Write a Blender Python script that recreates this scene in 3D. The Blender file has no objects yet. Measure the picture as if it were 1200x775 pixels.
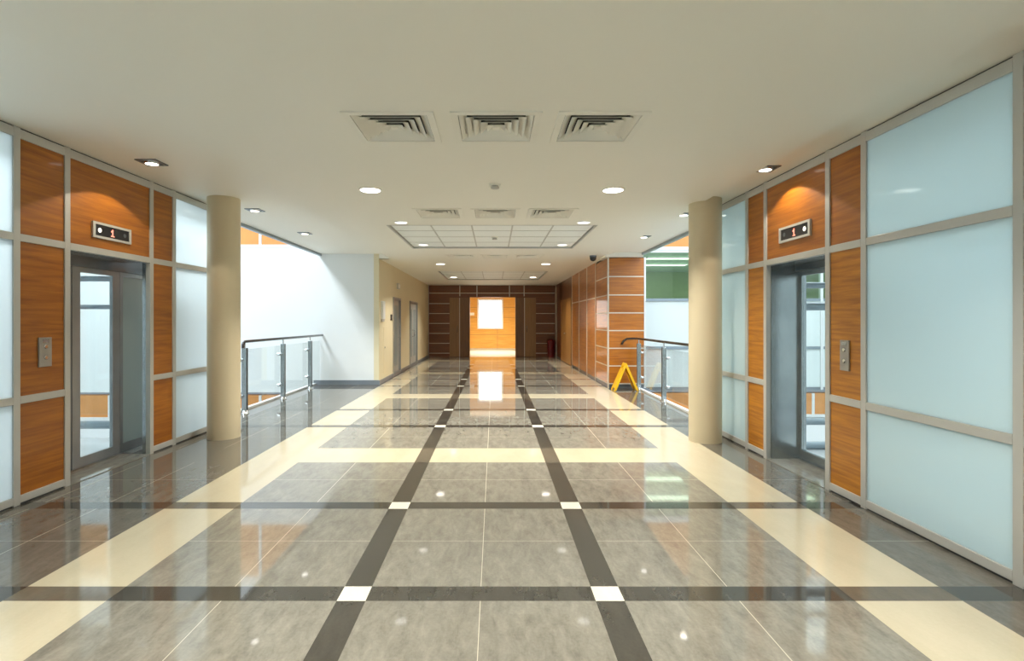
import bpy, math, random
from mathutils import Vector
random.seed(4)
PI = math.pi
C = bpy.context.scene.collection
H = 1.46                      # eye height above the polished floor

# ------------------------------------------------------------------ materials
def new_mat(name):
    m = bpy.data.materials.new(name); m.use_nodes = True
    nt = m.node_tree
    return m, nt, nt.nodes['Principled BSDF'], nt.nodes['Material Output']

def plain(name, col, rough=0.5, metal=0.0, coat=0.0, spec=0.5, vary=0.04, scale=6.0, bump=0.0):
    m, nt, b, o = new_mat(name)
    tc = nt.nodes.new('ShaderNodeTexCoord'); nz = nt.nodes.new('ShaderNodeTexNoise')
    nz.inputs['Scale'].default_value = scale; nz.inputs['Detail'].default_value = 4
    nt.links.new(tc.outputs['Object'], nz.inputs['Vector'])
    r = nt.nodes.new('ShaderNodeValToRGB')
    r.color_ramp.elements[0].position = .3; r.color_ramp.elements[1].position = .7
    r.color_ramp.elements[0].color = (*[max(0, c*(1-vary)) for c in col], 1)
    r.color_ramp.elements[1].color = (*[min(1, c*(1+vary)) for c in col], 1)
    nt.links.new(nz.outputs['Fac'], r.inputs['Fac']); nt.links.new(r.outputs['Color'], b.inputs['Base Color'])
    b.inputs['Roughness'].default_value = rough; b.inputs['Metallic'].default_value = metal
    b.inputs['Coat Weight'].default_value = coat; b.inputs['Coat Roughness'].default_value = .04
    b.inputs['Specular IOR Level'].default_value = spec
    if bump:
        bp = nt.nodes.new('ShaderNodeBump'); bp.inputs['Strength'].default_value = bump
        nt.links.new(nz.outputs['Fac'], bp.inputs['Height']); nt.links.new(bp.outputs['Normal'], b.inputs['Normal'])
    return m

def wood(name, dark, light, rough=.35, coat=.5, scale=(0.9, 0.9, 16), coat_rough=.06):
    m, nt, b, o = new_mat(name)
    tc = nt.nodes.new('ShaderNodeTexCoord'); mp = nt.nodes.new('ShaderNodeMapping')
    mp.inputs['Scale'].default_value = scale
    nt.links.new(tc.outputs['Object'], mp.inputs['Vector'])
    nz = nt.nodes.new('ShaderNodeTexNoise'); nz.inputs['Scale'].default_value = 1.6
    nz.inputs['Detail'].default_value = 7; nz.inputs['Roughness'].default_value = .62; nz.inputs['Distortion'].default_value = .5
    nt.links.new(mp.outputs['Vector'], nz.inputs['Vector'])
    r = nt.nodes.new('ShaderNodeValToRGB')
    r.color_ramp.elements[0].position = .34; r.color_ramp.elements[1].position = .68
    r.color_ramp.elements[0].color = (*dark, 1); r.color_ramp.elements[1].color = (*light, 1)
    nt.links.new(nz.outputs['Fac'], r.inputs['Fac']); nt.links.new(r.outputs['Color'], b.inputs['Base Color'])
    b.inputs['Roughness'].default_value = rough
    b.inputs['Coat Weight'].default_value = coat; b.inputs['Coat Roughness'].default_value = coat_rough
    return m

def stone(name, a, c, rough=.07, scale=3.0, stretch=(1.6, .5, 1), spec=.5):
    m, nt, b, o = new_mat(name)
    tc = nt.nodes.new('ShaderNodeTexCoord'); mp = nt.nodes.new('ShaderNodeMapping')
    mp.inputs['Scale'].default_value = stretch; mp.inputs['Rotation'].default_value = (0, 0, .35)
    nt.links.new(tc.outputs['Object'], mp.inputs['Vector'])
    n1 = nt.nodes.new('ShaderNodeTexNoise'); n1.inputs['Scale'].default_value = scale
    n1.inputs['Detail'].default_value = 9; n1.inputs['Roughness'].default_value = .68; n1.inputs['Distortion'].default_value = .35
    nt.links.new(mp.outputs['Vector'], n1.inputs['Vector'])
    n2 = nt.nodes.new('ShaderNodeTexNoise'); n2.inputs['Scale'].default_value = 60; n2.inputs['Detail'].default_value = 3
    nt.links.new(tc.outputs['Object'], n2.inputs['Vector'])
    mx = nt.nodes.new('ShaderNodeMath'); mx.operation = 'MULTIPLY_ADD'; mx.inputs[1].default_value = .25
    nt.links.new(n2.outputs['Fac'], mx.inputs[0]); nt.links.new(n1.outputs['Fac'], mx.inputs[2])
    r = nt.nodes.new('ShaderNodeValToRGB')
    r.color_ramp.elements[0].position = .42; r.color_ramp.elements[1].position = .86
    r.color_ramp.elements[0].color = (*a, 1); r.color_ramp.elements[1].color = (*c, 1)
    nt.links.new(mx.outputs['Value'], r.inputs['Fac']); nt.links.new(r.outputs['Color'], b.inputs['Base Color'])
    b.inputs['Roughness'].default_value = rough; b.inputs['Specular IOR Level'].default_value = spec
    return m

def schlick(nt, f0=.04):
    """reflectance that is the same on both faces of a thin sheet"""
    lw = nt.nodes.new('ShaderNodeLayerWeight'); lw.inputs['Blend'].default_value = .5
    pw = nt.nodes.new('ShaderNodeMath'); pw.operation = 'POWER'; pw.inputs[1].default_value = 5
    nt.links.new(lw.outputs['Facing'], pw.inputs[0])
    ma = nt.nodes.new('ShaderNodeMath'); ma.operation = 'MULTIPLY_ADD'; ma.inputs[1].default_value = 1-f0; ma.inputs[2].default_value = f0
    nt.links.new(pw.outputs[0], ma.inputs[0])
    return ma

def frosted(name, col, tint, mixd=.45, gloss_rough=.06):
    """satin glass: passes daylight softly, polished outer face"""
    m, nt, b, o = new_mat(name); nt.nodes.remove(b)
    tr = nt.nodes.new('ShaderNodeBsdfTranslucent'); tr.inputs['Color'].default_value = (*tint, 1)
    df = nt.nodes.new('ShaderNodeBsdfDiffuse'); df.inputs['Color'].default_value = (*col, 1)
    m1 = nt.nodes.new('ShaderNodeMixShader'); m1.inputs['Fac'].default_value = mixd
    nt.links.new(tr.outputs[0], m1.inputs[1]); nt.links.new(df.outputs[0], m1.inputs[2])
    gl = nt.nodes.new('ShaderNodeBsdfGlossy'); gl.inputs['Roughness'].default_value = gloss_rough
    gl.inputs['Color'].default_value = (.9, .95, .95, 1)
    fr = schlick(nt)
    m2 = nt.nodes.new('ShaderNodeMixShader')
    nt.links.new(fr.outputs[0], m2.inputs['Fac']); nt.links.new(m1.outputs[0], m2.inputs[1]); nt.links.new(gl.outputs[0], m2.inputs[2])
    nt.links.new(m2.outputs[0], o.inputs['Surface'])
    return m

def clear_glass(name, tint=(.97, .99, .985)):
    m, nt, b, o = new_mat(name); nt.nodes.remove(b)
    tr = nt.nodes.new('ShaderNodeBsdfTransparent'); tr.inputs['Color'].default_value = (*tint, 1)
    gl = nt.nodes.new('ShaderNodeBsdfGlossy'); gl.inputs['Roughness'].default_value = .02
    fr = schlick(nt)
    m2 = nt.nodes.new('ShaderNodeMixShader')
    nt.links.new(fr.outputs[0], m2.inputs['Fac']); nt.links.new(tr.outputs[0], m2.inputs[1]); nt.links.new(gl.outputs[0], m2.inputs[2])
    nt.links.new(m2.outputs[0], o.inputs['Surface'])
    return m

def emit(name, col, s):
    m, nt, b, o = new_mat(name)
    b.inputs['Base Color'].default_value = (*col, 1)
    b.inputs['Emission Color'].default_value = (*col, 1); b.inputs['Emission Strength'].default_value = s
    return m

M = dict(
    ceil=plain('ceiling_paint', (.90, .88, .80), .55, vary=.01, scale=.6),
    white=plain('white_wall_paint', (.84, .87, .87), .6, vary=.01, scale=1),
    greyw=plain('grey_outer_wall', (.45, .48, .50), .6, vary=.02, scale=1),
    cream=plain('cream_wall_paint', (.80, .72, .50), .55, vary=.02, scale=1),
    column=plain('beige_column_paint', (.66, .575, .40), .42, vary=.02, scale=2),
    alu=plain('satin_aluminium', (.54, .54, .515), .38, .25, vary=.03, scale=3),
    trimw=plain('pale_trim_strip', (.70, .62, .52), .35, .2, vary=.03),
    steel=plain('brushed_steel', (.40, .43, .44), .22, .85, vary=.08, scale=3),
    darksteel=plain('dark_steel', (.17, .19, .21), .3, .8, vary=.08),
    midsteel=plain('grey_door_steel', (.33, .35, .365), .3, .5, vary=.06),
    plate=plain('grey_plate', (.36, .34, .31), .35, .3, vary=.04),
    chrome=plain('polished_steel', (.62, .64, .66), .14, 1, vary=.03),
    black=plain('black_plastic', (.012, .012, .014), .3, vary=.1),
    gapdark=plain('shadow_gap', (.05, .055, .06), .7, vary=.1),
    rail=plain('dark_handrail', (.03, .025, .025), .22, .1, coat=.5, vary=.1),
    skirt=plain('grey_skirting', (.20, .23, .26), .35, vary=.04),
    wood=wood('cherry_veneer', (.25, .072, .004), (.44, .150, .009), .42, .2),
    woodlit=wood('lit_cherry_veneer', (.31, .100, .005), (.58, .235, .014), .42, .2),  # cherry veneer brightened to carry the lamplight on the right lower panels
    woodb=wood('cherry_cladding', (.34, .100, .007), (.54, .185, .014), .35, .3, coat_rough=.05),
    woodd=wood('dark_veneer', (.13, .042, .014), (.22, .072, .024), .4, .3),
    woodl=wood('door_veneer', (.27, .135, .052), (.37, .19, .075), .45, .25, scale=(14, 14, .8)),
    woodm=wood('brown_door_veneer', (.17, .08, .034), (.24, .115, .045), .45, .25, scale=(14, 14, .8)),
    woodg=wood('golden_door_veneer', (.30, .13, .03), (.46, .22, .05), .4, .3, scale=(14, 14, .8)),
    woodo=wood('orange_veneer', (.60, .29, .05), (.76, .42, .09), .45, .2),
    fascia=plain('orange_fascia', (.68, .29, .08), .5, vary=.06, scale=3),
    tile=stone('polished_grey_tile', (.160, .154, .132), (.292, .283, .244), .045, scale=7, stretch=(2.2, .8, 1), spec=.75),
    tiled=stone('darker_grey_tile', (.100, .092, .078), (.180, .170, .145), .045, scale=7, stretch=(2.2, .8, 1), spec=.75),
    band=stone('dark_border_tile', (.042, .040, .035), (.068, .064, .055), .05, scale=6, spec=.7),
    cross=stone('mid_border_tile', (.10, .086, .066), (.15, .13, .10), .07, scale=6),
    pale=stone('cream_tile', (.50, .455, .335), (.58, .53, .40), .07, scale=2),
    inset=stone('white_inset_tile', (.72, .70, .60), (.82, .80, .70), .08, scale=4),
    grout=plain('pale_grout', (.50, .47, .38), .4, vary=.05),
    groutf=plain('grey_grout', (.36, .34, .285), .3, vary=.05),
    kerb=plain('white_kerb', (.78, .80, .80), .4, vary=.03),
    frost=frosted('frosted_glass', (.78, .86, .87), (.93, .98, .99), .22),
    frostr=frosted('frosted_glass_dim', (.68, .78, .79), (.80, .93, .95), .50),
    frostw=frosted('milk_glass', (.88, .95, .94), (.8, .9, .9), .85),
    clear=clear_glass('clear_glass'),
    smoke=frosted('smoked_glass', (.50, .57, .55), (.60, .68, .67), .6),
    greeng=clear_glass('green_glass', (.86, .95, .86)),
    diff=plain('diffuser_paint', (.88, .86, .78), .5, vary=.01),
    bladeshade=plain('shaded_blade_back', (.24, .235, .205), .6, vary=.05),  # louvre backs coloured dark to carry the shade inside the vents
    plenum=plain('dark_plenum', (.06, .06, .05), .8, vary=.05),
    tiledip=plain('ceiling_tile_white', (.93, .96, .95), .6, vary=.02, scale=20),
    lamp=emit('lamp_lens', (1, .96, .86), 6),
    lampd=emit('soft_lamp_lens', (1, .98, .93), 2.2),
    lampc=emit('spot_lens', (1, .97, .9), 5),
    daywin=emit('daylit_window', (1, 1, 1), 2.6),
    panel_light=emit('office_light', (.95, 1, .9), 3.5),
    led=emit('red_digit', (1, .35, .25), 1.0),
    ledw=emit('white_arrow', (1, .95, .85), .9),
    yellow=plain('yellow_plastic', (.88, .50, .01), .35, vary=.04),
    red=plain('dark_red_paint', (.16, .008, .012), .4, vary=.08),
    green=plain('green_office_wall', (.36, .45, .24), .6, vary=.05),
    offw=plain('office_ceiling', (.36, .46, .38), .6, vary=.03),
    ground=plain('lobby_floor', (.76, .79, .80), .3, vary=.04, scale=1),
    carfloor=plain('lift_floor', (.80, .84, .86), .2, vary=.06, scale=4),
    bluegrey=plain('lift_beam', (.30, .36, .40), .35, .4, vary=.05),
)

# ------------------------------------------------------------------ mesh helpers
class MB:
    def __init__(s): s.v = []; s.f = []; s.mi = []; s.sm = []
    def _add(s, vs, fs, mi=0, smooth=False):
        n = len(s.v); s.v += [tuple(p) for p in vs]
        for f in fs: s.f.append([n+i for i in f]); s.mi.append(mi); s.sm.append(smooth)
    def box(s, x0, x1, y0, y1, z0, z1, mi=0):
        x0, x1 = min(x0, x1), max(x0, x1); y0, y1 = min(y0, y1), max(y0, y1); z0, z1 = min(z0, z1), max(z0, z1)
        vs = [(x, y, z) for z in (z0, z1) for y in (y0, y1) for x in (x0, x1)]
        s._add(vs, [(0, 2, 3, 1), (4, 5, 7, 6), (0, 1, 5, 4), (2, 6, 7, 3), (0, 4, 6, 2), (1, 3, 7, 5)], mi); return s
    def quad(s, a, b, c, d, mi=0): s._add([a, b, c, d], [(0, 1, 2, 3)], mi); return s
    def hexa(s, p, mi=0):
        s._add(p, [(0, 3, 2, 1), (4, 5, 6, 7), (0, 1, 5, 4), (1, 2, 6, 5), (2, 3, 7, 6), (3, 0, 4, 7)], mi); return s
    def tube(s, pts, r, n=14, mi=0):
        P = [Vector(p) for p in pts]; rings = []; up = None
        for i, p in enumerate(P):
            d = (P[min(i+1, len(P)-1)] - P[max(i-1, 0)]).normalized()
            if up is None:
                up = Vector((0, 0, 1)) if abs(d.z) < .9 else Vector((1, 0, 0))
            a = (up - d*up.dot(d)).normalized(); b = d.cross(a); up = a
            rings.append([p + (a*math.cos(2*PI*k/n) + b*math.sin(2*PI*k/n))*r for k in range(n)])
        vs = [q for R in rings for q in R]; m = len(rings)
        s._add(vs, [(i*n+k, i*n+(k+1) % n, (i+1)*n+(k+1) % n, (i+1)*n+k) for i in range(m-1) for k in range(n)], mi, True)
        s._add(rings[0], [tuple(reversed(range(n)))], mi); s._add(rings[-1], [tuple(range(n))], mi); return s
    def lathe(s, c, prof, n=28, axis='z', mi=0, smooth=True):
        """prof: (radius, offset) pairs along the axis from c"""
        cx, cy, cz = c; vs = []
        for r, h in prof:
            for k in range(n):
                a = 2*PI*k/n; u, w = r*math.cos(a), r*math.sin(a)
                vs.append((cx+u, cy+w, cz+h) if axis == 'z' else (cx+h, cy+u, cz+w) if axis == 'x' else (cx+u, cy+h, cz+w))
        fs = [(i*n+k, i*n+(k+1) % n, (i+1)*n+(k+1) % n, (i+1)*n+k) for i in range(len(prof)-1) for k in range(n)]
        s._add(vs, fs, mi, smooth)
        s._add(vs[:n], [tuple(range(n))], mi); s._add(vs[-n:], [tuple(range(n))], mi); return s
    def build(s, name, mats, parent=None, bevel=0.0):
        me = bpy.data.meshes.new(name)
        off = Vector((0, 0, 0)); q = parent
        while q is not None: off += q.location; q = q.parent
        own = Vector((0, 0, 0))
        if parent is None and s.v:
            own = Vector(((min(p[0] for p in s.v)+max(p[0] for p in s.v))/2, (min(p[1] for p in s.v)+max(p[1] for p in s.v))/2, min(p[2] for p in s.v)))
        off = off + own
        me.from_pydata([(p[0]-off.x, p[1]-off.y, p[2]-off.z) for p in s.v], [], s.f)
        for m in (mats if isinstance(mats, (list, tuple)) else [mats]): me.materials.append(M[m])
        for p, i, sm in zip(me.polygons, s.mi, s.sm): p.material_index = i; p.use_smooth = sm
        import bmesh
        b = bmesh.new(); b.from_mesh(me); bmesh.ops.recalc_face_normals(b, faces=b.faces); b.to_mesh(me); b.free()
        o = bpy.data.objects.new(name, me); C.objects.link(o); o.location = own
        if parent is not None: o.parent = parent
        if bevel:
            md = o.modifiers.new('bevel', 'BEVEL'); md.width = bevel; md.segments = 2; md.limit_method = 'ANGLE'
        return o

def thing(name, label, cat, loc, group=None):
    o = bpy.data.objects.new(name, None); C.objects.link(o); o.location = loc; o.empty_display_size = .1
    o['label'] = label; o['category'] = cat
    if group: o['group'] = group
    return o
def tag(o, label, cat, group=None):
    o['label'] = label; o['category'] = cat
    if group: o['group'] = group
    return o
def struct(o, label=None):
    o['kind'] = 'structure'
    if label: o['label'] = label
    return o
def sroot(name, loc=(0, 0, 0), label=None):
    o = bpy.data.objects.new(name, None); C.objects.link(o); o.location = loc
    return struct(o, label)
def dup(root, loc, label, group=None):
    r = root.copy(); C.objects.link(r); r.location = loc; r['label'] = label
    if group: r['group'] = group
    for ch in list(root.children):
        c = ch.copy(); C.objects.link(c); c.parent = r
        for g in list(ch.children):
            d = g.copy(); C.objects.link(d); d.parent = c
    return r
def B(*a): return MB().box(*a)

# ------------------------------------------------------------------ levels
ZC, ZL, ZR = 2.88, 2.99, 2.93          # middle ceiling and the two raised margins
XL, XR = -3.75, 2.87                   # faces of the two glazed partitions
EL, ER = -4.13, 3.13                   # slab edges towards the two light wells
YW, YB, YE = 12.1, 11.5, 21.3          # white cross wall, clad block, far wall
CL, CR = -2.63, 2.475                  # corridor wall faces
YF = -3.5

# ------------------------------------------------------------------ floor
def floor():
    g = .0035
    xs = []                                           # (x0, x1, kind)
    def run(x0, n, w=.6):
        x = x0
        for i in range(n):
            xs.append((x, x+w-(g if i < n-1 else 0), 't'))
            if i < n-1: xs.append((x+w-g, x+w, 'g'))
            x += w
    run(-4.13, 3, 1.57/3)
    xs.append((-2.56, -2.02, 'p')); run(-2.02, 2); xs.append((-.82, -.67, 'b')); run(-.67, 2); xs.append((.53, .68, 'b'))
    run(.68, 2); xs.append((1.88, 2.44, 'p')); xs.append((2.44, 3.13, 't'))
    ys = []; bands = []; pales = []
    y = 2.83 - 4.49*2
    while y < YE+1:
        bands += [y, y+1.35]; pales.append(y+2.92); y += 4.49
    marks = sorted([(b-.075, b+.075, 'b') for b in bands] + [(p-.3, p+.3, 'p') for p in pales])
    cur = YF
    for a, b, k in marks:
        if b <= YF or a >= YE: continue
        if a > cur:
            m = (cur+a)/2
            ys += [(cur, m-g/2, 't'), (m-g/2, m+g/2, 'h'), (m+g/2, a, 't')]
        ys.append((max(a, YF), min(b, YE), k)); cur = min(b, YE)
    if cur < YE: ys.append((cur, YE, 't'))
    names = ['tile', 'band', 'cross', 'pale', 'inset', 'grout', 'tiled', 'groutf']
    mb = MB(); ptop = {}
    def P(x, y):
        k = (round(x, 5), round(y, 5))
        if k not in ptop: ptop[k] = len(mb.v); mb.v.append((x, y, 0))
        return ptop[k]
    for x0, x1, kx in xs:
        for y0, y1, ky in ys:
            if ky == 'b': mi = 4 if kx == 'b' else 2 if kx == 'p' else 1
            elif kx == 'b': mi = 2 if ky == 'p' else 1
            elif kx == 'p' or (ky == 'p' and x0 > -2.1 and x1 < 1.9): mi = 3
            elif ky == 'p': mi = 0
            elif kx == 'g': mi = 5
            else: mi = 0
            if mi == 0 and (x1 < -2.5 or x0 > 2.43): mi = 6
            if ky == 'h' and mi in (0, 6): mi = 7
            if y0 >= YB+.6 and (x1 < CL-.02 or x0 > CR+.02) : continue
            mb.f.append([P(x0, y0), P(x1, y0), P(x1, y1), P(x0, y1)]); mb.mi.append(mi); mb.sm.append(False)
    mb.box(EL, ER, YF, YW, -.35, -.002, 5)
    mb.box(CL-.1, CR+.1, YW, YE, -.35, -.002, 5)
    struct(mb.build('floor', names), 'polished grey tiled floor with dark bands and cream strips')
floor()

# ------------------------------------------------------------------ ceiling (with openings)
diff_x = (-.73, .015, .755); diff_y = (3.9, 7.0, 11.65); DS = .31
tray = [(-1.60, 1.54, 7.85, 10.38), (-1.62, 1.55, 15.2, 18.4)]
holes = [(x-DS, x+DS, y-DS, y+DS) for x in diff_x for y in diff_y] + tray
def ceiling():
    mb = MB()
    xs = sorted({CL, -2.38, 2.5} | {h[0] for h in holes} | {h[1] for h in holes})
    ys = sorted({YF, YW, YE} | {h[2] for h in holes} | {h[3] for h in holes})
    for i in range(len(xs)-1):
        for j in range(len(ys)-1):
            cx, cy = (xs[i]+xs[i+1])/2, (ys[j]+ys[j+1])/2
            if any(h[0] < cx < h[1] and h[2] < cy < h[3] for h in holes): continue
            if cx < -2.38 and cy < YW: continue
            mb.quad((xs[i], ys[j], ZC), (xs[i+1], ys[j], ZC), (xs[i+1], ys[j+1], ZC), (xs[i], ys[j+1], ZC))
    top = 3.3
    mb.box(CL-.0, -2.38, YW-.002, YW+.1, ZC, top)
    mb.box(-3.98, -2.38, YF, YW, ZL, top)              # raised margin on the left
    mb.quad((-2.38, YF, ZC), (-2.38, YW, ZC), (-2.38, YW, ZL), (-2.38, YF, ZL))
    mb.box(2.5, 3.22, YF, YB-.1, ZR, top)              # raised margin on the right
    mb.box(2.4, 3.22, YB-.1, YB+.6, ZC-.04, top)
    mb.quad((2.5, YF, ZC), (2.5, YB, ZC), (2.5, YB, ZR), (2.5, YF, ZR))
    mb.quad((-2.7, YF, top), (2.55, YF, top), (2.55, YE+.2, top), (-2.7, YE+.2, top))
    o = struct(mb.build('ceiling', 'ceil'), 'off-white plastered ceiling with stepped margins')
ceiling()
tr = sroot('trim_1', (EL+.03, 0, 0)); B(EL, EL+.07, 7.3, YW-.02, 0.0, .03).build('edge_kerb', 'kerb', tr)
tr = sroot('trim_2', (ER-.03, 0, 0)); B(ER-.07, ER, 7.25, YB-.02, 0.0, .03).build('edge_kerb', 'kerb', tr)
tr = sroot('trim_3', (-3.98, 0, ZL)); B(-4.0, -3.94, 7.3, YW-.01, ZL-.05, ZL+.02).build('edge_channel', 'bluegrey', tr)
tr = sroot('trim_4', (3.2, 0, ZR)); B(3.18, 3.24, 7.25, YB+.5, ZR-.05, ZR+.02).build('edge_channel', 'bluegrey', tr)

# ------------------------------------------------------------------ glazed partitions beside the lifts
def partition(side, X, stops, zt, zl, ztop, labels):
    """stops: list of (y_center_of_mullion); bays between them: 'g' glass, 'w' wood, 'l' lift opening"""
    s = side; D = .05
    x0, x1 = (X-D, X) if s < 0 else (X, X+D)
    t = thing('glazed_partition', labels, 'partition', (X, stops[0][0], 0))
    ys = [a for a, k in stops]
    for y in ys: B(x0, x1, y-.03, y+.03, .0, ztop).build('mullion', 'alu', t, .003)
    xi, xo = (X-.012, X-.038) if s < 0 else (X+.012, X+.038)
    for (y, k), yn in zip(stops[:-1], ys[1:]):
        a, b = y+.03, yn-.03
        B(x0, x1, a, b, ztop-.085, ztop-.012).build('rail', 'alu', t, .003)
        B(x0, x1, a, b, zt-.03, zt+.03).build('rail', 'alu', t, .003)
        if k != 'l':
            B(x0, x1, a, b, zl-.03, zl+.03).build('rail', 'alu', t, .003)
            B(x0, x1, a, b, .015, .075).build('rail', 'alu', t, .003)
        rows = [(zt+.03, ztop-.085)] + ([] if k == 'l' else [(zl+.03, zt-.03), (.075, zl-.03)])
        for z0, z1 in rows:
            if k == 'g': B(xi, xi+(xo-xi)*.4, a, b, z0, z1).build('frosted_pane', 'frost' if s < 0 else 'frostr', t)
            else: B(xi, xo, a, b, z0, z1).build('wood_panel', 'woodlit' if s > 0 and z1 < zt else 'wood', t)
    # dark strips painted in for the shadow gaps at base and head
    f0, f1 = (x0+.004, x1-.012) if s < 0 else (x0+.012, x1-.004)
    for (y, k), yn in zip(stops[:-1], ys[1:]):
        if k != 'l': B(f0, f1, y+.03, yn-.03, 0, .015).build('base_shadow_strip', 'gapdark', t)
    B(f0, f1, ys[0], ys[-1], ztop-.012, ztop).build('head_shadow_strip', 'gapdark', t)
    return t
L_st = [(-3.3, 'g'), (-1.6, 'g'), (0.6, 'g'), (2.4, 'g'), (4.16, 'w'), (4.655, 'l'), (5.80, 'w'), (6.21, 'g'), (7.3, None)]
R_st = [(-3.3, 'g'), (-1.0, 'g'), (.7, 'w'), (1.14, 'g'), (2.36, 'w'), (2.90, 'g'), (4.115, 'w'), (4.56, 'l'), (5.61, 'w'), (6.02, 'g'), (7.2, None)]
partition(-1, XL, L_st, 2.12, .83, ZL, 'aluminium-framed partition of frosted glass and wood panels left of the walkway, near the darker lift')
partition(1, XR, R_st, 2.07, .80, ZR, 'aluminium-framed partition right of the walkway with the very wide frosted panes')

def call_panel(X, s, y0, y1, z0, z1, label):
    t = thing('lift_call_panel', label, 'button panel', (X, (y0+y1)/2, z0))
    xa = X-s*.0125
    B(X+s*.012, X-s*.002, y0, y1, z0, z1).build('plate', 'plate', t, .003)
    zm = (z0+z1)/2; ym = (y0+y1)/2
    for dz in (-.045, .045):
        MB().lathe((X-s*.002, ym, zm+dz), [(.018, 0), (.018, -s*.006), (.014, -s*.008)], 20, 'x').build('button', 'chrome', t)
    B(X-s*.002, X-s*.005, ym-.03, ym+.03, z1-.045, z1-.015).build('nameplate', 'steel', t)
call_panel(XL, -1, 4.36, 4.485, 1.075, 1.32, 'grey lift call plate on the wood panel left of the walkway')
call_panel(XR, 1, 4.28, 4.39, 1.05, 1.30, 'grey lift call plate on the wood panel right of the walkway')

def indicator(X, s, yc, zc, label):
    w, h = .26, .075
    t = thing('floor_indicator', label, 'lift display', (X, yc, zc-h))
    xa = X+s*.012
    f = MB()
    f.box(xa, X-s*.008, yc-w, yc+w, zc+h-.022, zc+h); f.box(xa, X-s*.008, yc-w, yc+w, zc-h, zc-h+.022)
    f.box(xa, X-s*.008, yc-w, yc-w+.03, zc-h+.022, zc+h-.022); f.box(xa, X-s*.008, yc+w-.03, yc+w, zc-h+.022, zc+h-.022)
    f.build('bezel', 'alu', t)
    B(xa, X-s*.001, yc-w+.03, yc+w-.03, zc-h+.022, zc+h-.022).build('screen', 'black', t)
    x0, x1 = X-s*.001, X-s*.004
    d = MB(); d.box(x0, x1, yc-.006, yc+.006, zc-.032, zc+.032)           # digit 1
    sg = -1 if s < 0 else 1
    d.box(x0, x1, yc-.022 if s > 0 else yc-.022, yc+.022, zc-.038, zc-.028)
    d.hexa([(x0, yc-.006*sg, zc+.032), (x0, yc-.006*sg, zc+.018), (x0, yc+.022*sg, zc+.004), (x0, yc+.022*sg, zc+.016),
            (x1, yc-.006*sg, zc+.032), (x1, yc-.006*sg, zc+.018), (x1, yc+.022*sg, zc+.004), (x1, yc+.022*sg, zc+.016)])
    d.build('digit', 'led', t)
    yn, yf = yc-.17, yc+.17
    MB().lathe((x0, yn, zc), [(.022, 0), (.022, -s*.003)], 20, 'x').build('lit_lamp', 'ledw', t)
    MB().lathe((x0, yf, zc), [(.02, 0), (.02, -s*.003)], 20, 'x').build('unlit_lamp', 'darksteel', t)
indicator(XL, -1, 5.20, 2.32, 'black lift floor display over the darker lift, left of the walkway')
indicator(XR, 1, 5.06, 2.31, 'black lift floor display over the lift with the steel jamb, right of the walkway')

# ------------------------------------------------------------------ glass lifts
def door_leaf(t, X, y0, y1, zh, pane, stile=.07, mat='darksteel'):
    f = MB(); d = .035
    f.box(X-d/2, X+d/2, y0, y0+stile, .02, zh); f.box(X-d/2, X+d/2, y1-stile, y1, .02, zh)
    f.box(X-d/2, X+d/2, y0+stile, y1-stile, .02, .11); f.box(X-d/2, X+d/2, y0+stile, y1-stile, zh-.05, zh)
    o = f.build('door_leaf', mat, t)
    B(X-.005, X+.005, y0+stile, y1-stile, .11, zh-.05).build('door_glass', pane, o)

def lift(s, X, yn, yf, dx, ymid, zh, zt, ycar, label, deep_far):
    t = thing('glass_lift', label, 'elevator', (X+s*.3, (yn+yf)/2, 0))
    Xi = X+s*.05; Xd = X+s*dx
    # portal: header fascia, soffit, near and far jambs
    B(Xd-.06, Xd+.06, yn-.3, deep_far, zh, zt+.04).build('header', 'darksteel', t)
    B(Xi, Xd-s*.06, yn, yf, zt-.03, zt-.01).build('soffit', 'steel', t)
    B(Xi, Xd+s*.06, yf-.005, yf+.05, 0, zt-.03).build('jamb', 'steel', t) if s > 0 else B(Xi, Xd-s*.25, yf+.02, yf+.05, 0, zt-.03).build('jamb', 'steel', t)
    B(Xi, Xd+s*.06, yn-.05, yn+.005, 0, zt-.03).build('jamb', 'steel', t)
    B(Xi-s*.05, Xd-s*.04, yn, yf, .0, .006).build('landing_floor', 'tile', t)
    B(Xd-.05, Xd+.05, yn-.3, deep_far, .0, .022).build('sill', 'chrome', t)
    return t, Xd
# right lift: wide steel jamb, two clear leaves
t, Xd = lift(1, XR, 4.59, 5.58, .36, 5.1, 1.98, 2.07, 5.95, 'glass lift with broad steel jamb in the partition right of the walkway', 5.60)
door_leaf(t, Xd, 5.03, 5.575, 1.98, 'clear', .05, 'steel'); door_leaf(t, Xd, 4.45, 5.025, 1.98, 'clear', .05, 'steel')
def car(t, s, Xd, y0, y1, zb):
    xa, xb = Xd+s*.09, Xd+s*1.65
    B(xa, xb, y0, y1, -.06, .012).build('car_floor', 'carfloor', t)
    B(xa, xb, y0, y1, 2.3, 2.38).build('car_ceiling', 'white', t)
    for y in (y0, y1):
        B(xa, xb, y-.006, y+.006, .30, 2.3).build('side_glass', 'clear', t)
        for z, h in zb: MB().tube([(xa, y, z), (xb, y, z)], h).build('cross_beam', 'bluegrey', t)
    B(xb-.006, xb+.006, y0, y1, .10, 2.3).build('rear_glass', 'clear', t)
    for y in (y0, y1): B(xb-.04, xb+.04, y-.04, y+.04, 0, 2.3).build('corner_post', 'bluegrey', t)
car(t, 1, Xd, 4.2, 5.98, [(1.86, .035), (1.62, .045), (.32, .04), (.05, .045)])
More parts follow.
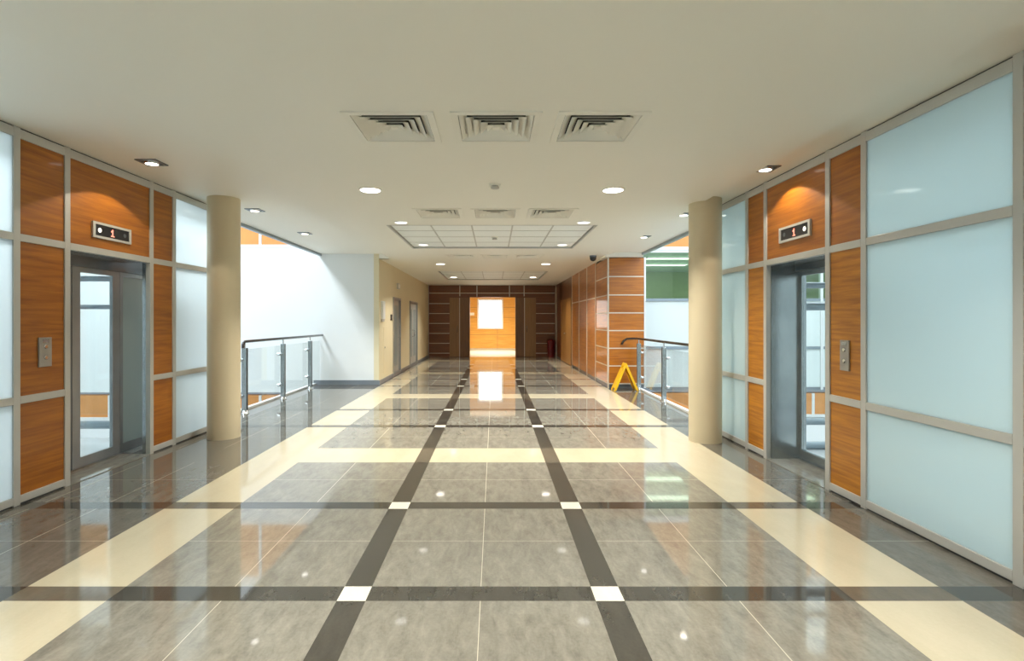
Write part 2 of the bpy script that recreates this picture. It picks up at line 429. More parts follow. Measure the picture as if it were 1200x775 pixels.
# left lift: two leaves, the far one smoked
t, Xd = lift(-1, XL, 4.685, 5.77, .35, 5.7, 1.99, 2.12, 6.6, 'glass lift with dark door leaf in the partition left of the walkway', 6.30)
door_leaf(t, Xd, 5.12, 5.765, 1.99, 'clear', .10, 'midsteel'); door_leaf(t, Xd+.0, 5.77, 6.28, 1.99, 'smoke', .05, 'midsteel')
door_leaf(t, Xd, 4.40, 5.115, 1.99, 'smoke', .08)
car(t, -1, Xd, 4.4, 6.55, [(1.98, .035), (1.63, .028), (.17, .05)])

# ------------------------------------------------------------------ columns
def column(x, y, r, ztop, label):
    o = MB().lathe((x, y, 0), [(r, 0), (r, ztop)], 64).build('column', 'column'); tag(o, label, 'column'); return o
column(-3.385, 6.63, .19, ZL-.001, 'round beige column beside the frosted glass left of the walkway')
column(2.565, 6.43, .19, ZR-.001, 'round beige column beside the frosted glass right of the walkway')

# ------------------------------------------------------------------ left: white cross wall, corridor wall, light well
mb = MB(); mb.box(-10, CL-.12, YW, YW+.25, -.18, 3.13); w = struct(mb.build('wall_left', 'white'), 'white wall across the left light well')
tr = sroot('baseboard_left', (-3.4, YW, 0)); B(-4.12, CL-.0, YW-.018, YW, 0, .10).build('skirting', 'skirt', tr)
B(CL, CL+.015, YW-.018, YE, 0, .09).build('skirting', 'skirt', tr)
def corridor_left():
    d = [(13.75, 14.85, 2.08), (16.45, 18.1, 2.08)]
    mb = MB(); x0, x1 = CL-.12, CL; y = YW
    for a, b, z in d:
        mb.box(x0, x1, y, a, 0, 3.2); mb.box(x0, x1, a, b, z, 3.2); y = b
    mb.box(x0, x1, y, YE, 0, 3.2)
    struct(mb.build('wall_corridor', 'cream'), 'cream corridor wall with two doors')
    for n, (a, b, z) in enumerate(d):
        r = sroot('door_%d' % (n+1), (CL, (a+b)/2, 0), ['narrow steel-framed glass door in the cream wall', 'wider grey double door in the cream wall'][n])
        f = MB(); f.box(CL-.10, CL+.02, a, a+.06, 0, z); f.box(CL-.10, CL+.02, b-.06, b, 0, z); f.box(CL-.10, CL+.02, a+.06, b-.06, z-.06, z)
        f.build('door_frame', 'midsteel', r)
        if n == 0:
            o = B(CL-.075, CL-.035, a+.06, b-.06, .01, z-.06).build('door_leaf', 'alu', r)
            B(CL-.034, CL-.030, a+.16, b-.3, .25, z-.2).build('glass_panel', 'frost', o)
            h = MB(); h.tube([(CL-.034, b-.17, 1.0), (CL+.03, b-.17, 1.0), (CL+.03, b-.29, 1.0)], .01); h.build('handle', 'chrome', o)
        else:
            m = (a+b)/2
            for p, q, hs in ((a+.06, m-.003, m-.08), (m+.003, b-.06, m+.08)):
                o = B(CL-.075, CL-.035, p, q, .01, z-.06).build('door_leaf', 'alu', r)
                B(CL-.034, CL-.030, p+.12, q-.12, .3, z-.25).build('glass_panel', 'frost', o)
                h = MB(); h.tube([(CL-.034, hs, .95), (CL+.03, hs, .95), (CL+.03, hs, 1.15), (CL-.034, hs, 1.15)], .01); h.build('handle', 'chrome', o)
corridor_left()
t = thing('wall_phone_panel', 'slim white panel mounted near the corner of the cream wall', 'wall panel', (CL, 12.42, 1.46))
B(CL, CL+.05, 12.28, 12.55, 1.50, 1.92).build('case', 'white', t, .006); B(CL+.0, CL+.035, 12.30, 12.53, 1.44, 1.50).build('lower_lip', 'alu', t, .004)
t = thing('card_reader', 'small black card reader beside the steel-framed door', 'card reader', (CL, 13.5, 1.48))
B(CL-.01, CL+.03, 13.42, 13.56, 1.47, 1.62).build('body', 'black', t, .005); B(CL+.03, CL+.033, 13.45, 13.53, 1.52, 1.57).build('pad', 'darksteel', t)
t = thing('wall_lamp', 'small pale box high above the steel-framed door', 'wall lamp', (CL, 14.4, 2.32))
B(CL, CL+.05, 14.25, 14.55, 2.32, 2.47).build('housing', 'alu', t, .006); B(CL+.05, CL+.056, 14.28, 14.52, 2.34, 2.45).build('cover', 'diff', t)
t = thing('service_hatch', 'cream painted hatch in the corridor wall below the white panel', 'hatch', (CL, 12.8, .2))
B(CL-.01, CL+.008, 12.6, 13.05, .2, 1.3).build('flap', 'cream', t, .003); MB().lathe((CL+.008, 12.68, .82), [(.02, 0), (.02, .012), (.012, .016)], 16, 'x').build('lock', 'steel', t)

def fascia(name, x0, x1, y, z0, z1, label, step=1.15):
    r = sroot(name, ((x0+x1)/2, y, z0), label); x = x0
    while x < x1-.01:
        e = min(x+step, x1); B(x+.012, e-.012, y, y+.2, z0, z1).build('orange_panel', 'fascia', r)
        B(e-.03, e+.03, y-.015, y+.19, z0, z1).build('cover_strip', 'kerb', r); x += step
    B(x0, x1, y-.02, y+.2, z0-.07, z0).build('ledge', 'kerb', r)
fascia('wall_upper_left', -9.95, -2.7, YW+.01, 3.20, 4.4, 'orange panelled upper parapet across the left light well')
fascia('wall_lower_left', -9.95, -2.7, YW+.01, -.75, -.25, 'orange panelled lower band across the left light well')
def well(side, xa, xb, name):
    """light well shell: lobby floor below, outer wall, end wall, open to the sky light above"""
    mb = MB(); mb.box(min(xa, xb), max(xa, xb), YF-.2, YW+.2, -3.75, -3.6); struct(mb.build('floor_lobby_'+name, 'ground'), 'pale lobby floor in the %s light well' % name)
    mb = MB(); x1 = xb; mb.box(x1-.1, x1+.1, YF-.2, YW+.2, -3.6, 7); struct(mb.build('wall_outer_'+name, 'greyw'))
    mb = MB(); mb.box(min(xa, xb), max(xa, xb), YW+.05, YW+.25, -3.6, -.82 if side < 0 else -.8); mb.box(min(xa, xb), max(xa, xb), YW+.05, YW+.25, 4.4, 7)
    struct(mb.build('wall_well_'+name, 'white'))
    mb = MB(); mb.box(min(xa, xb), max(xa, xb), YF-.3, YF-.1, -3.6, 7); struct(mb.build('wall_well_end_'+name, 'white'))
well(-1, -4.2, -10, 'left'); well(1, 3.25, 9.5, 'right')

# ------------------------------------------------------------------ right: clad block, light well facade
r = sroot('wall_right', (CR, YB, 0), 'glossy wood-clad block with pale trim strips right of the corridor')
B(CR+.03, 3.30, YB+.03, YB+.55, 0, ZC-.04).build('core', 'black', r); B(CR+.03, CR+.2, YB+.55, YE, 0, 3.2).build('core', 'black', r)
zs = [.09, .475, .86, 1.245, 1.63, 2.02, 2.42, ZC-.045]
B(CR+.02, 3.30, YB+.01, YB+.03, 0, .09).build('plinth', 'darksteel', r); B(CR+.01, CR+.03, YB, YE, 0, .07).build('plinth', 'darksteel', r)
for i in range(len(zs)-1):
    B(CR+.02, 3.27, YB+.004, YB+.03, zs[i]+.012, zs[i+1]-.012).build('wood_panel', 'woodb', r)
    B(CR+.02, 3.27, YB, YB+.03, zs[i]-.012, zs[i]+.012).build('trim_strip', 'trimw', r)
    B(CR+.004, CR+.03, YB+.02, 12.9, zs[i]+.012, zs[i+1]-.012).build('wood_panel', 'woodb', r)
    B(CR, CR+.03, YB+.02, 12.9, zs[i]-.012, zs[i]+.012).build('trim_strip', 'trimw', r)
B(3.26, 3.30, YB-.005, YB+.4, 0, ZC-.04).build('end_strip', 'kerb', r)
B(CR-.012, CR+.02, YB-.012, YB+.02, 0, ZC-.04).build('corner_strip', 'trimw', r)
vb = [12.9, 14.1, 15.4, 16.8]
for a, b in zip(vb, vb[1:]):
    B(CR+.004, CR+.03, a+.015, b-.015, .07, 2.0).build('wood_panel', 'woodb', r)
    B(CR+.004, CR+.03, a+.015, b-.015, 2.03, ZC).build('wood_panel', 'woodb', r)
    B(CR, CR+.03, a, b, 2.0, 2.03).build('trim_strip', 'trimw', r)
for y in vb: B(CR-.01, CR+.03, y-.022, y+.022, 0, ZC).build('trim_strip', 'trimw', r)
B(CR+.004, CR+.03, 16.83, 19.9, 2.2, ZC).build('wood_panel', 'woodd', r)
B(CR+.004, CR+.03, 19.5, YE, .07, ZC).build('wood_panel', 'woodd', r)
B(CR-.02, CR+.02, 20.95, YE-.01, 0, ZC).build('corner_post', 'trimw', r)
d = sroot('door_3', (CR, 18.2, 0), 'golden-brown double door in the dark clad wall')
f = MB(); f.box(CR-.015, CR+.03, 16.95, 17.03, 0, 2.2); f.box(CR-.015, CR+.03, 19.38, 19.46, 0, 2.2); f.box(CR-.015, CR+.03, 17.03, 19.38, 2.12, 2.2); f.build('door_frame', 'woodg', d)
for a, b, hy in ((17.03, 18.2, 18.08), (18.21, 19.38, 18.33)):
    o = B(CR-.004, CR+.03, a, b, .01, 2.12).build('door_leaf', 'woodg', d)
    MB().tube([(CR-.004, hy, 1.02), (CR-.05, hy, 1.02), (CR-.05, hy+(.12 if hy > 18.2 else -.12), 1.02)], .011).build('handle', 'chrome', o)

def right_facade():
    r = sroot('wall_well_facade', (6, YW, 0), 'frosted facade with a green office window across the right light well')
    x0, x1 = 3.30, 9.4
    xs = [3.32, 5.4, 7.5, 9.38]
    for a, b in zip(xs, xs[1:]):
        for z0, z1 in ((-.06, .81), (.87, 1.91)): B(a+.03, b-.03, YW+.03, YW+.045, z0, z1).build('frosted_pane', 'frostw', r)
        B(a+.03, b-.03, YW+.03, YW+.04, 1.97, 3.02).build('office_pane', 'greeng', r)
    for x in xs: B(x-.03, x+.03, YW, YW+.08, -.12, 3.08).build('mullion', 'kerb', r)
    for z in (.84, 1.94): B(x0+.02, x1, YW+.004, YW+.076, z-.03, z+.03).build('rail', 'bluegrey', r)
    B(x0+.02, x1, YW+.004, YW+.076, 3.02, 3.08).build('rail', 'kerb', r); B(x0+.02, x1, YW+.004, YW+.076, -.13, -.06).build('rail', 'skirt', r)
    B(x0, x1, YW+.35, YW+.4, -.13, 1.94).build('backing_wall', 'white', r)
right_facade()
fascia('wall_upper_right', 3.3, 9.4, YW+.01, 3.15, 4.4, 'orange panelled upper parapet across the right light well', 2.0)
fascia('wall_lower_right', 3.3, 9.4, YW+.01, -.68, -.2, 'orange panelled lower band across the right light well', 2.0)
r = sroot('wall_office', (6, 17.5, 1.94), 'green office walls behind the upper window')
B(2.9, 9.6, 17.5, 17.6, 1.9, 3.12).build('rear_wall', 'green', r); B(2.9, 3.0, YW+.1, 17.5, 1.9, 3.12).build('side_wall', 'green', r); B(9.5, 9.6, YW+.1, 17.5, 1.9, 3.12).build('side_wall', 'green', r)
B(2.9, 9.6, YW+.1, 17.5, 1.84, 1.9).build('office_floor', 'ground', r); struct(B(2.9, 9.6, YW+.1, 17.5, 3.065, 3.12).build('ceiling_office', 'offw'))
for i, (x, y, lb) in enumerate([(4.6, 13.4, 'glowing office ceiling light nearest the green window glass'), (4.7, 15.0, 'glowing middle office ceiling light behind the green window glass'), (3.9, 16.6, 'glowing office ceiling light farthest behind the green window glass'),
                  (7.4, 13.4, 'office ceiling light seen near the lift behind green glass'), (7.4, 15.6, 'office ceiling light deep behind green glass near the lift')]):
    t = thing('office_light', lb, 'ceiling light', (x, y, 3.03), 'office ceiling lights')
    f = MB(); w_, d_ = .75, .18
    f.box(x-w_, x+w_, y-d_, y-d_+.02, 3.03, 3.06); f.box(x-w_, x+w_, y+d_-.02, y+d_, 3.03, 3.06); f.box(x-w_, x-w_+.02, y-d_+.02, y+d_-.02, 3.03, 3.06); f.box(x+w_-.02, x+w_, y-d_+.02, y+d_-.02, 3.03, 3.06)
    f.build('housing', 'white', t); B(x-w_+.02, x+w_-.02, y-d_+.02, y+d_-.02, 3.035, 3.055).build('diffuser', 'panel_light', t)

# ------------------------------------------------------------------ far wall, open doors and the room beyond
ox0, ox1, oz = -.976, .859, 2.40
r = sroot('wall_back', (0, YE, 0), 'dark wood end wall with thin pale strips')
mb = MB(); mb.box(CL, ox0, YE+.02, YE+.15, 0, 3.2); mb.box(ox1, CR+.1, YE+.02, YE+.15, 0, 3.2); mb.box(ox0, ox1, YE+.02, YE+.15, oz, 3.2); mb.build('core', 'woodd', r)
zb = [.15, .55, .95, 1.35, 1.75, 2.15, 2.57, ZC]
for i in range(7):
    z0, z1 = zb[i]+.012, zb[i+1]-.012
    if i < 6:
        B(CL+.02, -1.79, YE+.002, YE+.02, z0, z1).build('wood_panel', 'woodd', r); B(1.68, CR-.03, YE+.002, YE+.02, z0, z1).build('wood_panel', 'woodd', r)
        B(CL+.02, -1.79, YE-.004, YE+.02, zb[i]-.013, zb[i]+.013).build('trim_strip', 'trimw', r); B(1.68, CR-.03, YE-.004, YE+.02, zb[i]-.013, zb[i]+.013).build('trim_strip', 'trimw', r)
    else:
        B(CL+.02, CR-.03, YE+.002, YE+.02, z0, z1).build('wood_panel', 'woodd', r); B(CL+.02, CR-.03, YE-.004, YE+.02, zb[i]-.013, zb[i]+.013).build('trim_strip', 'trimw', r)
B(-1.79, 1.68, YE+.002, YE+.02, oz, 2.557).build('wood_panel', 'woodd', r)
for x in (-1.38, -.69, .62, 1.21): B(x-.018, x+.018, YE-.006, YE+.02, oz+.03, ZC).build('trim_strip', 'trimw', r)
def open_leaf(n, a, b, seam, label):
    d = sroot('door_%d' % n, ((a+b)/2, YE, 0), label)
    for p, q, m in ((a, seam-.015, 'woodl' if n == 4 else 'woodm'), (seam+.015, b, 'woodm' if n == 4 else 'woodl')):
        B(p, q, YE-.06, YE-.015, .012, oz-.02).build('door_leaf', m, d)
    B(seam-.015, seam+.015, YE-.065, YE-.012, .012, oz-.02).build('meeting_strip', 'trimw', d)
    B(a, b, YE-.07, YE+.0, oz-.02, oz+.04).build('track', 'woodd', d)
    hx = seam-.09 if n == 4 else seam+.09
    MB().tube([(hx, YE-.06, 1.0), (hx, YE-.11, 1.0), (hx, YE-.11, 1.25), (hx, YE-.06, 1.25)], .012).build('handle', 'steel', d)
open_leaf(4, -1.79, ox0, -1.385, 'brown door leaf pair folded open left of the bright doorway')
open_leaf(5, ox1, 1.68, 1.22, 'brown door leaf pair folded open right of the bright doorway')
YR = 26.2
r = sroot('wall_room', (0, YR, 0), 'orange wood lined room beyond the far doorway')
wx0, wx1, wz0, wz1 = -.74, .37, 1.13, 2.46
mb = MB(); mb.box(-2.2, wx0, YR, YR+.1, 0, 3.1); mb.box(wx1, 2.2, YR, YR+.1, 0, 3.1); mb.box(wx0, wx1, YR, YR+.1, 0, wz0); mb.box(wx0, wx1, YR, YR+.1, wz1, 3.1); mb.build('rear_wall', 'woodo', r)
B(-2.3, -2.2, YE+.15, YR, 0, 3.1).build('side_wall', 'woodo', r); B(2.2, 2.3, YE+.15, YR, 0, 3.1).build('side_wall', 'woodo', r)
B(-2.3, 2.3, YE+.15, YR, 3.0, 3.1).build('room_ceiling', 'ceil', r); B(-2.3, 2.3, YE, YR, -.1, -.001).build('room_floor', 'carfloor', r)
B(-2.2, 2.2, YR-.02, YR, 0, .09).build('skirting', 'pale', r)
for z in (.77, 1.62, 2.12): B(-2.2, 2.2, YR-.004, YR, z-.008, z+.008).build('seam', 'woodl', r) if z < 1 else (B(-2.2, wx0-.09, YR-.004, YR, z-.008, z+.008).build('seam', 'woodl', r), B(wx1+.09, 2.2, YR-.004, YR, z-.008, z+.008).build('seam', 'woodl', r))
B(.16, .176, YR-.004, YR, .09, 1.05).build('seam', 'woodl', r)
r = sroot('window_1', (-.18, YR, wz0), 'bright daylit window in the room beyond')
f = MB(); f.box(wx0-.08, wx0, YR-.04, YR+.08, wz0-.08, wz1+.08); f.box(wx1, wx1+.08, YR-.04, YR+.08, wz0-.08, wz1+.08); f.box(wx0, wx1, YR-.04, YR+.08, wz1, wz1+.08); f.box(wx0, wx1, YR-.04, YR+.08, wz0-.08, wz0)
f.build('window_frame', 'kerb', r); B(wx0, wx1, YR+.03, YR+.04, wz0, wz1).build('window_pane', 'daywin', r)
t = thing('switch_plate', 'small pale plate on the orange wall left of the bright window', 'switch', (-1.05, YR, 1.75))
B(-1.2, -.98, YR-.012, YR, 1.72, 1.86).build('plate', 'diff', t, .003); B(-1.12, -1.06, YR-.016, YR-.012, 1.76, 1.82).build('rocker', 'white', t)
t = thing('waste_bin', 'dark red bin standing in the far corner beside the dark end wall', 'bin', (2.26, 21.1, 0))
MB().lathe((2.27, 21.08, 0), [(.135, .004), (.14, .03), (.155, .60), (.155, .62)], 28).build('body', 'red', t)
MB().lathe((2.27, 21.08, 0), [(.16, .62), (.16, .65), (.12, .71), (.03, .73)], 28).build('lid', 'red', t)

# front wall behind the viewer
B(-4.0, 3.2, YF-.2, YF, 0, 3.3).build('wall_front', 'white')['kind'] = 'structure'

# ------------------------------------------------------------------ balustrades
def railing(X, s, posts, y_end, y_start, zr, label, bend_at):
    """s: side the glass hangs on (towards the light well)"""
    t = thing('glass_balustrade', label, 'railing', (X, posts[0], 0))
    for y in posts:
        p = MB()
        for dy in (-.024, .024): p.box(X-.038, X+.038, y+dy-.006, y+dy+.006, .01, zr-.10)
        p.box(X-.02, X+.02, y-.018, y+.018, .10, .16); p.box(X-.02, X+.02, y-.018, y+.018, zr-.20, zr-.14)
        po = p.build('post', 'steel', t, .002)
        MB().lathe((X, y, 0), [(.065, 0), (.065, .008), (.045, .016), (.04, .05), (.03, .055)], 24).build('base_flange', 'chrome', po)
        MB().tube([(X, y, zr-.12), (X, y, zr-.02)], .012).build('saddle', 'chrome', po)
        for z in (.24, zr-.32):
            c = MB()
            for dy in (-.07, .07):
                c.tube([(X, y, z), (X+s*.045, y+dy, z+.03)], .011, 10); c.tube([(X+s*.03, y+dy, z+.03), (X+s*.075, y+dy, z+.03)], .026, 14)
            c.tube([(X+s*.02, y-.07, z+.03), (X+s*.02, y+.07, z+.03)], .011, 10)
            c.build('glass_clamp', 'chrome', po)
    ys = sorted(posts+[y_end])
    for a, b in zip(ys, ys[1:]):
        B(X+s*.05, X+s*.06, a+.02, b-.02, .09, zr-.13).build('glass_panel', 'clear', t)
    y0, y1 = y_start, y_end
    pts = [(X, y0, zr), (X, y1, zr)]
    if bend_at == 'start':
        pts = [(X, y0, zr-.10), (X, y0+.004, zr-.05), (X, y0+.02, zr-.02), (X, y0+.06, zr), (X, y1, zr)]
    else:
        pts = [(X, y0, zr), (X, y1-.10, zr), (X-.0, y1-.04, zr-.015), (X, y1-.015, zr-.05), (X, y1, zr-.10)]
        pts = [(X, y0, zr), (X, y1-.35, zr), (X-.06, y1-.2, zr), (X-.2, y1-.12, zr-.01), (X-.26, y1-.06, zr-.06), (X-.28, y1-.02, zr-.12), (X-.28, y1+.02, zr-.12)]
    MB().tube(pts, .024, 16).build('handrail', 'rail', t)
    return t
railing(-3.92, -1, [8.32, 9.83, 11.27], YW-.02, 8.26, 1.13, 'steel and glass balustrade by the white wall left of the walkway', 'start')
railing(3.05, 1, [7.9, 9.50, 11.15], YB-.03, 7.3, 1.08, 'steel and glass balustrade between right-hand column and wood-clad block', 'end')

# ------------------------------------------------------------------ ceiling fittings
def diffuser(cx, cy, label):
    t = thing('air_diffuser', label, 'ceiling vent', (cx, cy, ZC-.006), 'square ceiling air diffusers')
    f = MB(); a, b = DS+.005, DS-.045
    for x0, x1, y0, y1 in ((-a, a, -a, -b), (-a, a, b, a), (-a, -b, -b, b), (b, a, -b, b)): f.box(cx+x0, cx+x1, cy+y0, cy+y1, ZC-.008, ZC+.012)
    f.build('frame', 'diff', t)
    q = MB(); n = 5; st = b/(n+.4)
    for k in range(n):
        o_ = b-k*st-.004; i_ = o_-.052; zl, zh = ZC-.004, ZC+.031
        def ring(h, z): return [(cx-h, cy-h, z), (cx+h, cy-h, z), (cx+h, cy+h, z), (cx-h, cy+h, z)]
        R = [ring(o_, zl), ring(i_, zh), ring(max(i_+.004, .004), zh+.003), ring(o_, zl+.004)]
        for e in range(4):
            e2 = (e+1) % 4
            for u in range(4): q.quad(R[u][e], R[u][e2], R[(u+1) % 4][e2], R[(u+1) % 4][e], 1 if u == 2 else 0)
    h = b-n*st; q.box(cx-h-.005, cx+h+.005, cy-h-.005, cy+h+.005, ZC-.004, ZC+.004)
    q.build('louvre_core', ['diff', 'bladeshade'], t)
    p = MB(); zt = ZC+.16
    p.quad((cx-DS, cy-DS, zt), (cx+DS, cy-DS, zt), (cx+DS, cy+DS, zt), (cx-DS, cy+DS, zt))
    for (x0, y0), (x1, y1) in (((-DS, -DS), (DS, -DS)), ((DS, -DS), (DS, DS)), ((DS, DS), (-DS, DS)), ((-DS, DS), (-DS, -DS))):
        p.quad((cx+x0, cy+y0, ZC), (cx+x1, cy+y1, ZC), (cx+x1, cy+y1, zt), (cx+x0, cy+y0, zt))
    p.build('plenum', 'plenum', t)
    return t
rows = ['front row of three vents', 'second row of vents', 'far row beyond the sunken grid']; cols = ['left', 'middle', 'right']
d0 = None
for j, y in enumerate(diff_y):
    for i, x in enumerate(diff_x):
        lb = 'square louvred ceiling vent, %s one of the %s' % (cols[i], rows[j])
        if d0 is None: d0 = diffuser(x, y, lb)
        else: dup(d0, (x, y, ZC-.006), lb)

def tray_build(h, label, nx, ny):
    x0, x1, y0, y1 = h; zt = ZC+.022
    t = thing('ceiling_tray', label, 'ceiling panel', ((x0+x1)/2, (y0+y1)/2, zt))
    f = MB(); e = .022
    for a, b, c, d in ((x0, x1, y0, y0+e), (x0, x1, y1-e, y1), (x0, x0+e, y0+e, y1-e), (x1-e, x1, y0+e, y1-e)): f.box(a, b, c, d, ZC-.004, zt+.02)
    f.build('edge_frame', 'alu', t)
    dx, dy = (x1-x0-2*e)/nx, (y1-y0-2*e)/ny
    for i in range(nx):
        for j in range(ny):
            B(x0+e+i*dx+.012, x0+e+(i+1)*dx-.012, y0+e+j*dy+.012, y0+e+(j+1)*dy-.012, zt+.004, zt+.02).build('tile', 'tiledip', t)
    for i in range(1, nx): B(x0+e+i*dx-.012, x0+e+i*dx+.012, y0+e, y1-e, zt, zt+.02).build('grid_bar', 'alu', t)
    for j in range(1, ny): B(x0+e, x1-e, y0+e+j*dy-.012, y0+e+j*dy+.012, zt+.0005, zt+.0195).build('grid_bar', 'alu', t)
tray_build(tray[0], 'large sunken grid of ceiling tiles beyond the second row of vents', 5, 4)
tray_build(tray[1], 'far sunken grid of ceiling tiles near the dark end wall', 5, 5)

def lamp_light(parent, loc, kind, power, col, size=.14, angle=None, blend=.15):
    l = bpy.data.lights.new('lamp_glow', 'SPOT' if kind == 'spot' else 'AREA'); l.energy = power; l.color = col
    if kind == 'spot': l.spot_size = angle; l.spot_blend = blend; l.shadow_soft_size = .03
    else: l.shape = 'DISK'; l.size = size; l.spread = math.radians(118)
    o = bpy.data.objects.new('lamp_glow', l); C.objects.link(o); o.parent = parent; o.location = loc
    return o
def downlight(x, y, z, label, k=1.0, lens='lamp', watts=None):
    t = thing('downlight', label, 'ceiling light', (x, y, z-.012), 'round downlights over the walkway')
    MB().lathe((x, y, z), [(.125*k, 0), (.125*k, -.006), (.118*k, -.010), (.108*k, -.010), (.104*k, -.002)], 40).build('trim_ring', 'diff', t)
    MB().lathe((x, y, z), [(.106*k, -.003), (.106*k, -.011), (.07*k, -.0135), (.01, -.0145)], 40).build('lens', lens, t)
    lamp_light(t, (0, 0, -.012), 'area', LAMP_W, (1, .93, .81), .16)
    return t
LAMP_W = 42
ldef = [(-1.2, ZC, 'round downlight behind the viewer'), (2.1, ZC, 'round downlight just above the picture edge'), (5.73, ZC, 'bright round downlight between the first and second row of vents'),
        (7.62, ZC, 'round downlight at the near end of the sunken ceiling grid'), (10.02, ZC+.022, 'round downlight at the far end of the sunken ceiling grid'),
        (13.2, ZC, 'bright round downlight between the two sunken grids'), (17.5, ZC+.022, 'small round downlight in the far sunken grid')]
dl0 = None
for y, z, lb in ldef:
    for x, sd in ((-1.34, 'left'), (1.29, 'right')):
        l = lb+', '+sd+' one of the pair'
        if 7 < y < 11: downlight(x, y, z, l, .8, 'lampd')
        elif dl0 is None: dl0 = downlight(x, y, z, l)
        else: dup(dl0, (x, y, z-.012), l)
def square_spot(x, y, z, label):
    t = thing('square_spotlight', label, 'ceiling light', (x, y, z-.01), 'square recessed spotlights')
    f = MB(); a, b = .10, .075
    for x0, x1, y0, y1 in ((-a, a, -a, -b), (-a, a, b, a), (-a, -b, -b, b), (b, a, -b, b)): f.box(x+x0, x+x1, y+y0, y+y1, z-.010, z)
    f.build('frame', 'darksteel', t)
    B(x-b, x+b, y-b, y+b, z-.003, z).build('backplate', 'black', t)
    MB().lathe((x, y, z), [(.068, -.003), (.066, -.016), (.056, -.02)], 32).build('gimbal', 'chrome', t)
    MB().lathe((x, y, z), [(.054, -.012), (.054, -.021), (.02, -.025)], 32).build('lens', 'lampc', t)
    lamp_light(t, (0, 0, -.02), 'spot', 42, (1, .88, .70), angle=math.radians(122), blend=.12)
    return t
sdef = [(5.1, 'in front of the lift'), (7.3, 'just past the column'), (9.23, 'above the balustrade')]
s0 = None
for x, z, sd in ((-3.3, ZL, 'left'), (2.585+.03, ZR, 'right')):
    for y, lb in sdef:
        l = 'square recessed spotlight %s, %s side of the ceiling' % (lb, sd)
        if s0 is None: s0 = square_spot(x, y, z, l)
        else: dup(s0, (x, y, z-.01), l)
def detector(x, y, z, label):
    t = thing('smoke_detector', label, 'smoke detector', (x, y, z-.05))
    MB().lathe((x, y, z), [(.06, 0), (.06, -.012), (.055, -.016)], 28).build('base', 'diff', t)
    MB().lathe((x, y, z), [(.035, -.016), (.035, -.03), (.045, -.034), (.042, -.046), (.015, -.05)], 28).build('sensor_head', 'alu', t)
detector(.01, 5.5, ZC, 'small round smoke detector between the front and second vents')
detector(.01, 9.1, ZC+.022, 'small round smoke detector in the middle of the sunken grid')
t = thing('dome_camera', 'small black dome camera hanging near the top of the clad wall', 'camera', (2.16, 11.55, ZC-.12))
MB().lathe((2.16, 11.55, ZC), [(.075, 0), (.075, -.03), (.07, -.035)], 28).build('mount', 'darksteel', t)
MB().lathe((2.16, 11.55, ZC), [(.07, -.035), (.068, -.07), (.055, -.10), (.03, -.118), (.008, -.123)], 28).build('dome', 'black', t)

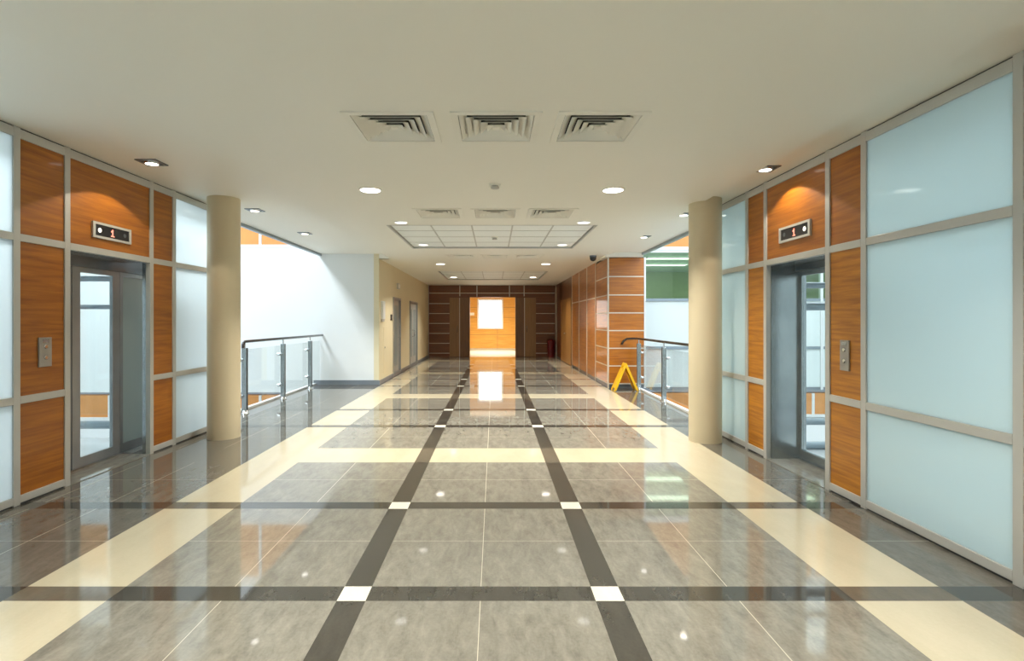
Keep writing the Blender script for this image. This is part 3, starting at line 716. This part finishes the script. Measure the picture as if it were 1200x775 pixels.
# ------------------------------------------------------------------ folding floor sign
def floor_sign(x, y):
    t = thing('floor_sign', 'yellow folding caution sign standing before the wood-clad block', 'floor sign', (x, y, 0))
    for s in (-1, 1):
        p = MB(); th = .018
        def bar(u0, u1, w0a, w0b, w1a, w1b):       # u along the leg 0 foot .. 1 top, w across
            P = []
            for off in (0, -s*th*1.6):
                for u, w in ((u0, w0a), (u0, w0b), (u1, w1b), (u1, w1a)):
                    P.append((x+s*(.255*(1-u)+.018*u)+off, y+w, .0+.56*u))
            p.hexa(P)
        bar(.0, .10, -.15, -.09, -.145, -.09); bar(.0, .10, .09, .15, .09, .145)
        bar(.10, .80, -.145, .145, -.115, .115)
        bar(.80, .92, -.115, -.05, -.107, -.05); bar(.80, .92, .05, .115, .05, .107)
        bar(.92, 1., -.107, .107, -.10, .10)
        # stiffening rims along both edges
        for sg in (-1, 1):
            P = []
            for off in (.006*s, -s*.045):
                for u, w in ((0.02, .15), (0.02, .135), (1, .087), (1, .102)):
                    P.append((x+s*(.255*(1-u)+.018*u)+off, y+sg*w, .56*u))
            p.hexa(P)
        p.build('panel', 'yellow', t, .003)
    MB().tube([(x, y-.105, .555), (x, y+.105, .555)], .022, 14).build('hinge', 'yellow', t)
floor_sign(2.74, 11.1)

# ------------------------------------------------------------------ daylight, indoor area lights, world, camera
def area(name, loc, sx, sy, power, col, rot=(0, 0, 0)):
    l = bpy.data.lights.new(name, 'AREA'); l.shape = 'RECTANGLE'; l.size = sx; l.size_y = sy; l.energy = power; l.color = col
    o = bpy.data.objects.new(name, l); C.objects.link(o); o.location = loc; o.rotation_euler = rot; return o
area('skylight_left', (-6.9, 4.3, 7.2), 1.6, 15.5, 1320, (.86, .95, 1))
area('skylight_right', (6.4, 4.3, 7.2), 6.0, 15.5, 1500, (.86, .95, 1))
area('office_area_light', (6, 15, 3.0), 5, 3, 22, (.95, 1, .9))  # area light under the office ceiling, besides its built fixtures
area('room_warm_fill', (0, 24, 2.95), 2.5, 3, 110, (1, .9, .7)).data.spread = math.radians(110)  # warm light added under the room ceiling, no fixture built
w = bpy.data.worlds.new('sky'); bpy.context.scene.world = w; w.use_nodes = True
w.node_tree.nodes['Background'].inputs['Color'].default_value = (.80, .90, 1, 1); w.node_tree.nodes['Background'].inputs['Strength'].default_value = .35

cam = bpy.data.cameras.new('camera'); cam.sensor_width = 36; cam.lens = 620/1200*36
cam.shift_x = 21/1200; cam.shift_y = -11.5/1200; cam.clip_start = .05
co = bpy.data.objects.new('camera', cam); C.objects.link(co); co.location = (0, 0, H); co.rotation_euler = (PI/2, 0, 0)
sc = bpy.context.scene; sc.camera = co
sc.view_settings.view_transform = 'Standard'; sc.view_settings.look = 'None'; sc.view_settings.exposure = 0.15; sc.view_settings.gamma = 1
sc.view_settings.use_curve_mapping = False
sc.cycles.max_bounces = 10; sc.cycles.diffuse_bounces = 5; sc.cycles.glossy_bounces = 5; sc.cycles.transparent_max_bounces = 16; sc.cycles.transmission_bounces = 6
sc.cycles.caustics_reflective = False; sc.cycles.caustics_refractive = False; sc.cycles.sample_clamp_indirect = 6
